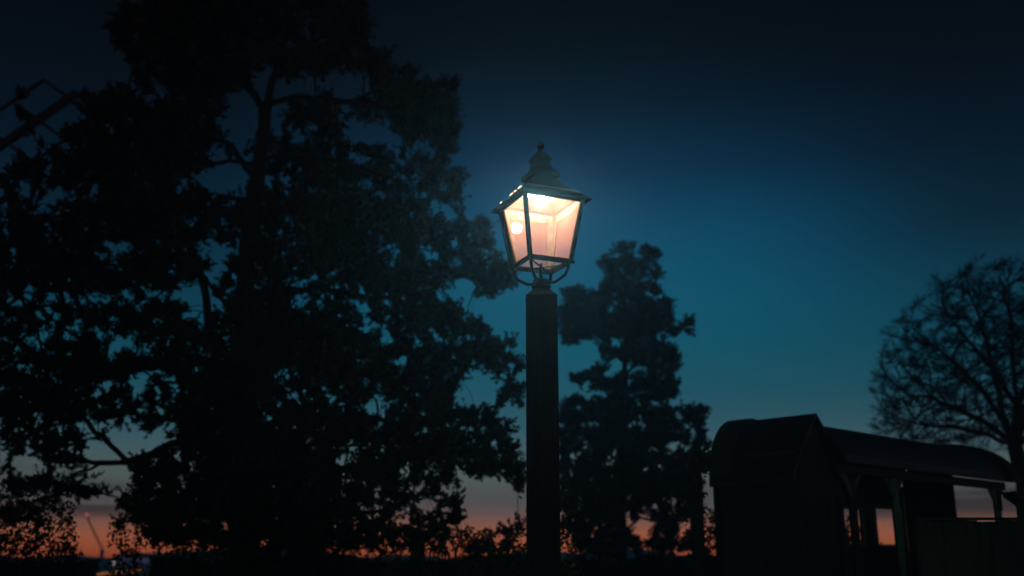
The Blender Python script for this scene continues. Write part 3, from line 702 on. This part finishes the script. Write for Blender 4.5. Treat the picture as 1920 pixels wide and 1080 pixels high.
mb = MB(); mb.bar(at(1872, 921, TY), at(1995, 976, TY), .035); mb.bar(at(1872, 921, TY), at(1872, 921, TY) - UP * .3, .05); mb.bar(at(1990, 970, TY), at(1990, 970, TY) - UP * .5, .05); mb.build('rail', M['darkwood'], lean)

# overgrown pillar with an arm reaching to the shed
GY = 14.5; g_ = at(1311, 1045, GY); ztop = at(1311, 850, GY).z
pil = tag(empty('overgrown_pillar', (g_.x, GY, 0)), 'dark overgrown pillar with a leafy arm reaching to the left of the shed', 'pillar')
mb = MB(); mb.bar((g_.x, GY, 0), (g_.x, GY, ztop), .16); mb.build('post', M['darkwood'], pil, bevel=.01)
aL, aR = at(1300, 866, GY), at(1352, 860, GY); mb = MB(); mb.bar(aL, aR, .16, .22); mb.build('crossbeam', M['darkwood'], pil, bevel=.01)
n = 1500; C = np.stack([g_.x + rng.normal(0, .065, n), GY + rng.normal(0, .09, n), rng.uniform(0, ztop + .05, n)], 1)
n = 1100; C2 = np.stack([rng.uniform(aL.x - .05, aR.x - .02, n), GY + rng.normal(0, .1, n), (aL.z + .0) + rng.normal(0, .075, n)], 1)
np_mesh('ivy', leaves(np.vstack([C, C2]), .035), 4, M['leaf'], pil)

# ================================================================ FAR TOWN IN THE VALLEY
TYN = 112.0
def far_lamp(px, py, Y, m, label, grp, r=.16):
    p = at(px, py, Y); g = gh(p.x, Y)
    o_ = tag(empty('street_light', (p.x, Y, g)), label, 'street light', grp)
    mb = MB(); mb.tube([(p.x, Y, g), (p.x, Y, p.z - r)], .06, 6); mb.build('pole', M['steel'], o_)
    mb = MB(); mb.lathe([(.05, -r), (r * .9, -r * .5), (r, 0), (r * .7, r * .6), (.05, r * .8)], p, 8); mb.build('lamp_head', m, o_)
    return o_
first = far_lamp(184, 1077, TYN, M['amber'], 'small orange street light in the far valley, one of the row at bottom left', 'orange street lights in the valley')
p0 = at(184, 1077, TYN)
for px, py in [(191,1075.5),(197,1075),(203,1074.5),(209,1074),(218,1073),(221,1073.5),(231,1072),(238,1071),(249,1071.5),(254,1069),(262,1068)]:
    c_ = copy_tree(first); p = at(px, py, TYN); c_.location.x += p.x - p0.x; c_.location.z += p.z - p0.z
far_lamp(213, 1056, 118, M['cool'], 'single bright white floodlight above the row of orange lights', None, .22)
far_lamp(1323, 1069, 60, M['pink'], 'dim pinkish lamp low at the foot of the overgrown pillar', None, .13)
p = at(250, 1051, 120); g = gh(p.x, 120); w_ = 3.6
gh_ = tag(empty('lit_hall', (p.x, 121, g)), 'distant low hall glowing violet below the left trees', 'building')
mb = MB(); mb.box((p.x, 122.2, (g + p.z + .5) / 2), w_ + .6, 4, p.z + .5 - g); mb.build('wall', M['plaster'], gh_)
mb = MB(); z_ = p.z + .5
mb.add([(p.x - 2.3, 120, z_), (p.x + 2.3, 120, z_), (p.x + 2.3, 124.4, z_), (p.x - 2.3, 124.4, z_), (p.x - 2.3, 122.2, z_ + .35), (p.x + 2.3, 122.2, z_ + .35)], [(0, 1, 5, 4), (2, 3, 4, 5), (0, 4, 3), (1, 2, 5), (3, 2, 1, 0)]); mb.build('roof', M['roofing'], gh_)
for k in range(4):
    mb = MB(); mb.box((p.x - 1.35 + .9 * k, 120.17, p.z), .7, .05, .65); mb.build('window', M['violet'], gh_)
# crane with a red beacon on its raised jib
CY = 125; ct = at(163, 965, CY); cb_ = at(192, 1030, CY)
cr = tag(empty('crane', (cb_.x, CY, gh(0, CY))), 'far crane with raised slanting jib tipped by a pink-red beacon', 'crane')
mb = MB(); mb.bar((cb_.x, CY, gh(0, CY)), cb_, .35); mb.build('mast', M['steel'], cr)
mb = MB()
for dx in (-.14, .14):
    for dy in (-.14, .14): mb.bar(cb_ + Vector((dx, dy, 0)), ct + Vector((dx * .5, dy * .5, -.2)), .035)
for i in range(10):
    t = i / 10; a = cb_.lerp(ct, t); b_ = cb_.lerp(ct, t + .1); s_ = 1 if i % 2 else -1
    mb.bar(a + Vector((.14 * s_, -.14, 0)), b_ + Vector((-.12 * s_, -.14, 0)), .04)
jb_ = mb.build('jib', M['steel'], cr)
mb = MB(); mb.lathe([(.05, -.2), (.2, -.1), (.2, .1), (.05, .2)], ct, 8); mb.build('beacon', M['red'], jb_)

# ================================================================ HAZE
SIG = .0048
mb = MB(); mb.box((0, 75, 10.5), 250, 210, 35)
hz = mb.build('haze', M['ground']); hz.data.materials.clear()
hm = bpy.data.materials.new('evening_air'); hm.use_nodes = True; nt = hm.node_tree; nt.nodes.clear()
pv = nt.nodes.new('ShaderNodeVolumePrincipled'); ou = nt.nodes.new('ShaderNodeOutputMaterial')
pv.inputs['Color'].default_value = (.20, .60, .90, 1); pv.inputs['Density'].default_value = SIG; pv.inputs['Anisotropy'].default_value = .8
nt.links.new(pv.outputs[0], ou.inputs['Volume']); hz.data.materials.append(hm); tag(hz, kind='stuff')

# ================================================================ SKY
w = bpy.data.worlds.new('World'); scene.world = w; w.use_nodes = True; nt = w.node_tree; nt.nodes.clear()
Nn = nt.nodes.new; L = nt.links.new
out = Nn('ShaderNodeOutputWorld'); bg = Nn('ShaderNodeBackground'); tc = Nn('ShaderNodeTexCoord'); sx = Nn('ShaderNodeSeparateXYZ')
L(tc.outputs['Generated'], sx.inputs[0])
def lin(c): return tuple(((v / 255 + .055) / 1.055) ** 2.4 if v / 255 > .04045 else v / 255 / 12.92 for v in c)
def math_(op, a, b=None, clamp=False):
    n = Nn('ShaderNodeMath'); n.operation = op; n.use_clamp = clamp
    for i, q in enumerate((a, b)):
        if q is None: continue
        if isinstance(q, (int, float)): n.inputs[i].default_value = q
        else: L(q, n.inputs[i])
    return n.outputs[0]
def elev(y):
    v = (540 - y) / F; return (SP + v * CP) / math.hypot(1, v)
GAIN = 1.0
stops = [(1052,(170,66,26)),(1030,(205,98,50)),(1005,(205,114,72)),(982,(172,112,90)),(962,(130,104,98)),(940,(104,100,102)),(915,(104,110,108)),(885,(106,124,122)),(850,(84,120,126)),(800,(56,112,126)),(740,(24,104,122)),(660,(0,98,120)),(560,(0,92,120)),(450,(0,78,110)),(330,(0,46,74)),(200,(0,22,38)),(90,(0,8,14)),(0,(0,3,5)),(-200,(0,2,4))]
cr_ = Nn('ShaderNodeValToRGB'); els = cr_.color_ramp.elements
SC = 1.5
for i, (y, c) in enumerate(stops):
    pos = max(0, elev(y) * SC + .01)
    if i == 0: e = els[0]; e.position = pos
    elif i == 1: e = els[1]; e.position = pos
    else: e = els.new(pos)
    e.color = (*lin(c), 1)
L(math_('ADD', math_('MULTIPLY', sx.outputs['Z'], SC), .01), cr_.inputs[0])
# lamp halo and lens vignette put into the sky colour, dimming away from the lamp
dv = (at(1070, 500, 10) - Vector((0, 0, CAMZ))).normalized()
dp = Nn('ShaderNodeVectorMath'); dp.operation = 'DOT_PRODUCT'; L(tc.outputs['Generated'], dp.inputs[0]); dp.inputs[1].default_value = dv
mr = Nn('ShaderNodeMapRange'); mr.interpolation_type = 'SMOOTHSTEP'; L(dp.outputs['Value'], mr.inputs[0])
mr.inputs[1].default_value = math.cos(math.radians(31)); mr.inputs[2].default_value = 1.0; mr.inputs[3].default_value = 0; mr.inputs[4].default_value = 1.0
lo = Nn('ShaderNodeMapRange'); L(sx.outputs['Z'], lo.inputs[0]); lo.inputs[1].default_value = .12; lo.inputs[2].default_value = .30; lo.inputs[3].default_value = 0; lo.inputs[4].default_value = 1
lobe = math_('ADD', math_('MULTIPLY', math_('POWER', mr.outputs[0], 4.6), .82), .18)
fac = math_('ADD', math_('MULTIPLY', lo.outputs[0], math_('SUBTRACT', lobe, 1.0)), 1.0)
# thin cloud bars near the horizon
mp = Nn('ShaderNodeMapping'); mp.inputs['Scale'].default_value = (1.6, 1.6, 40); L(tc.outputs['Generated'], mp.inputs[0])
nz = Nn('ShaderNodeTexNoise'); nz.inputs['Scale'].default_value = 1.6; nz.inputs['Detail'].default_value = 3; L(mp.outputs[0], nz.inputs['Vector'])
cl = Nn('ShaderNodeMapRange'); cl.interpolation_type = 'SMOOTHSTEP'; L(nz.outputs['Fac'], cl.inputs[0]); cl.inputs[1].default_value = .44; cl.inputs[2].default_value = .58; cl.inputs[3].default_value = 0; cl.inputs[4].default_value = 1
b1 = Nn('ShaderNodeMapRange'); b1.interpolation_type = 'SMOOTHSTEP'; L(sx.outputs['Z'], b1.inputs[0]); b1.inputs[1].default_value = .025; b1.inputs[2].default_value = .045; b1.inputs[3].default_value = 0; b1.inputs[4].default_value = 1
b2 = Nn('ShaderNodeMapRange'); b2.interpolation_type = 'SMOOTHSTEP'; L(sx.outputs['Z'], b2.inputs[0]); b2.inputs[1].default_value = .07; b2.inputs[2].default_value = .095; b2.inputs[3].default_value = 1; b2.inputs[4].default_value = 0
cf = math_('MULTIPLY', math_('MULTIPLY', cl.outputs[0], math_('MULTIPLY', b1.outputs[0], b2.outputs[0])), .7)
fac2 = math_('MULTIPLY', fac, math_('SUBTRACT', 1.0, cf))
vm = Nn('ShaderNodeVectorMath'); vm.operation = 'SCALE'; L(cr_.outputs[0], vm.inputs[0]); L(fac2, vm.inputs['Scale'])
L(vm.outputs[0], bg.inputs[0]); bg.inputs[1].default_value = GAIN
sk = Nn('ShaderNodeTexSky'); sk.sky_type = 'NISHITA'; sk.sun_disc = False; sk.sun_elevation = math.radians(-4); sk.sun_rotation = math.radians(8)
bg2 = Nn('ShaderNodeBackground'); L(sk.outputs[0], bg2.inputs[0]); bg2.inputs[1].default_value = .05
ad = Nn('ShaderNodeAddShader'); L(bg.outputs[0], ad.inputs[0]); L(bg2.outputs[0], ad.inputs[1]); L(ad.outputs[0], out.inputs[0])

# ================================================================ CAMERA / RENDER
cam = bpy.data.cameras.new('camera'); co = bpy.data.objects.new('camera', cam); COL.objects.link(co)
cam.sensor_width = 36; cam.lens = F / 1920 * 36; cam.clip_end = 2000; cam.clip_start = .05
co.location = (0, 0, CAMZ); co.rotation_euler = (math.pi / 2 + PITCH, 0, 0)
cam.dof.use_dof = True; cam.dof.focus_distance = 7.0; cam.dof.aperture_fstop = 1.2; cam.dof.aperture_blades = 0
scene.camera = co
scene.view_settings.view_transform = 'Standard'; scene.view_settings.look = 'None'; scene.view_settings.exposure = 0; scene.view_settings.gamma = 1
scene.render.engine = 'CYCLES'
cy = scene.cycles; cy.use_denoising = True; cy.max_bounces = 6; cy.transparent_max_bounces = 12; cy.volume_bounces = 0; cy.sample_clamp_indirect = 4; cy.diffuse_bounces = 2; cy.caustics_reflective = False
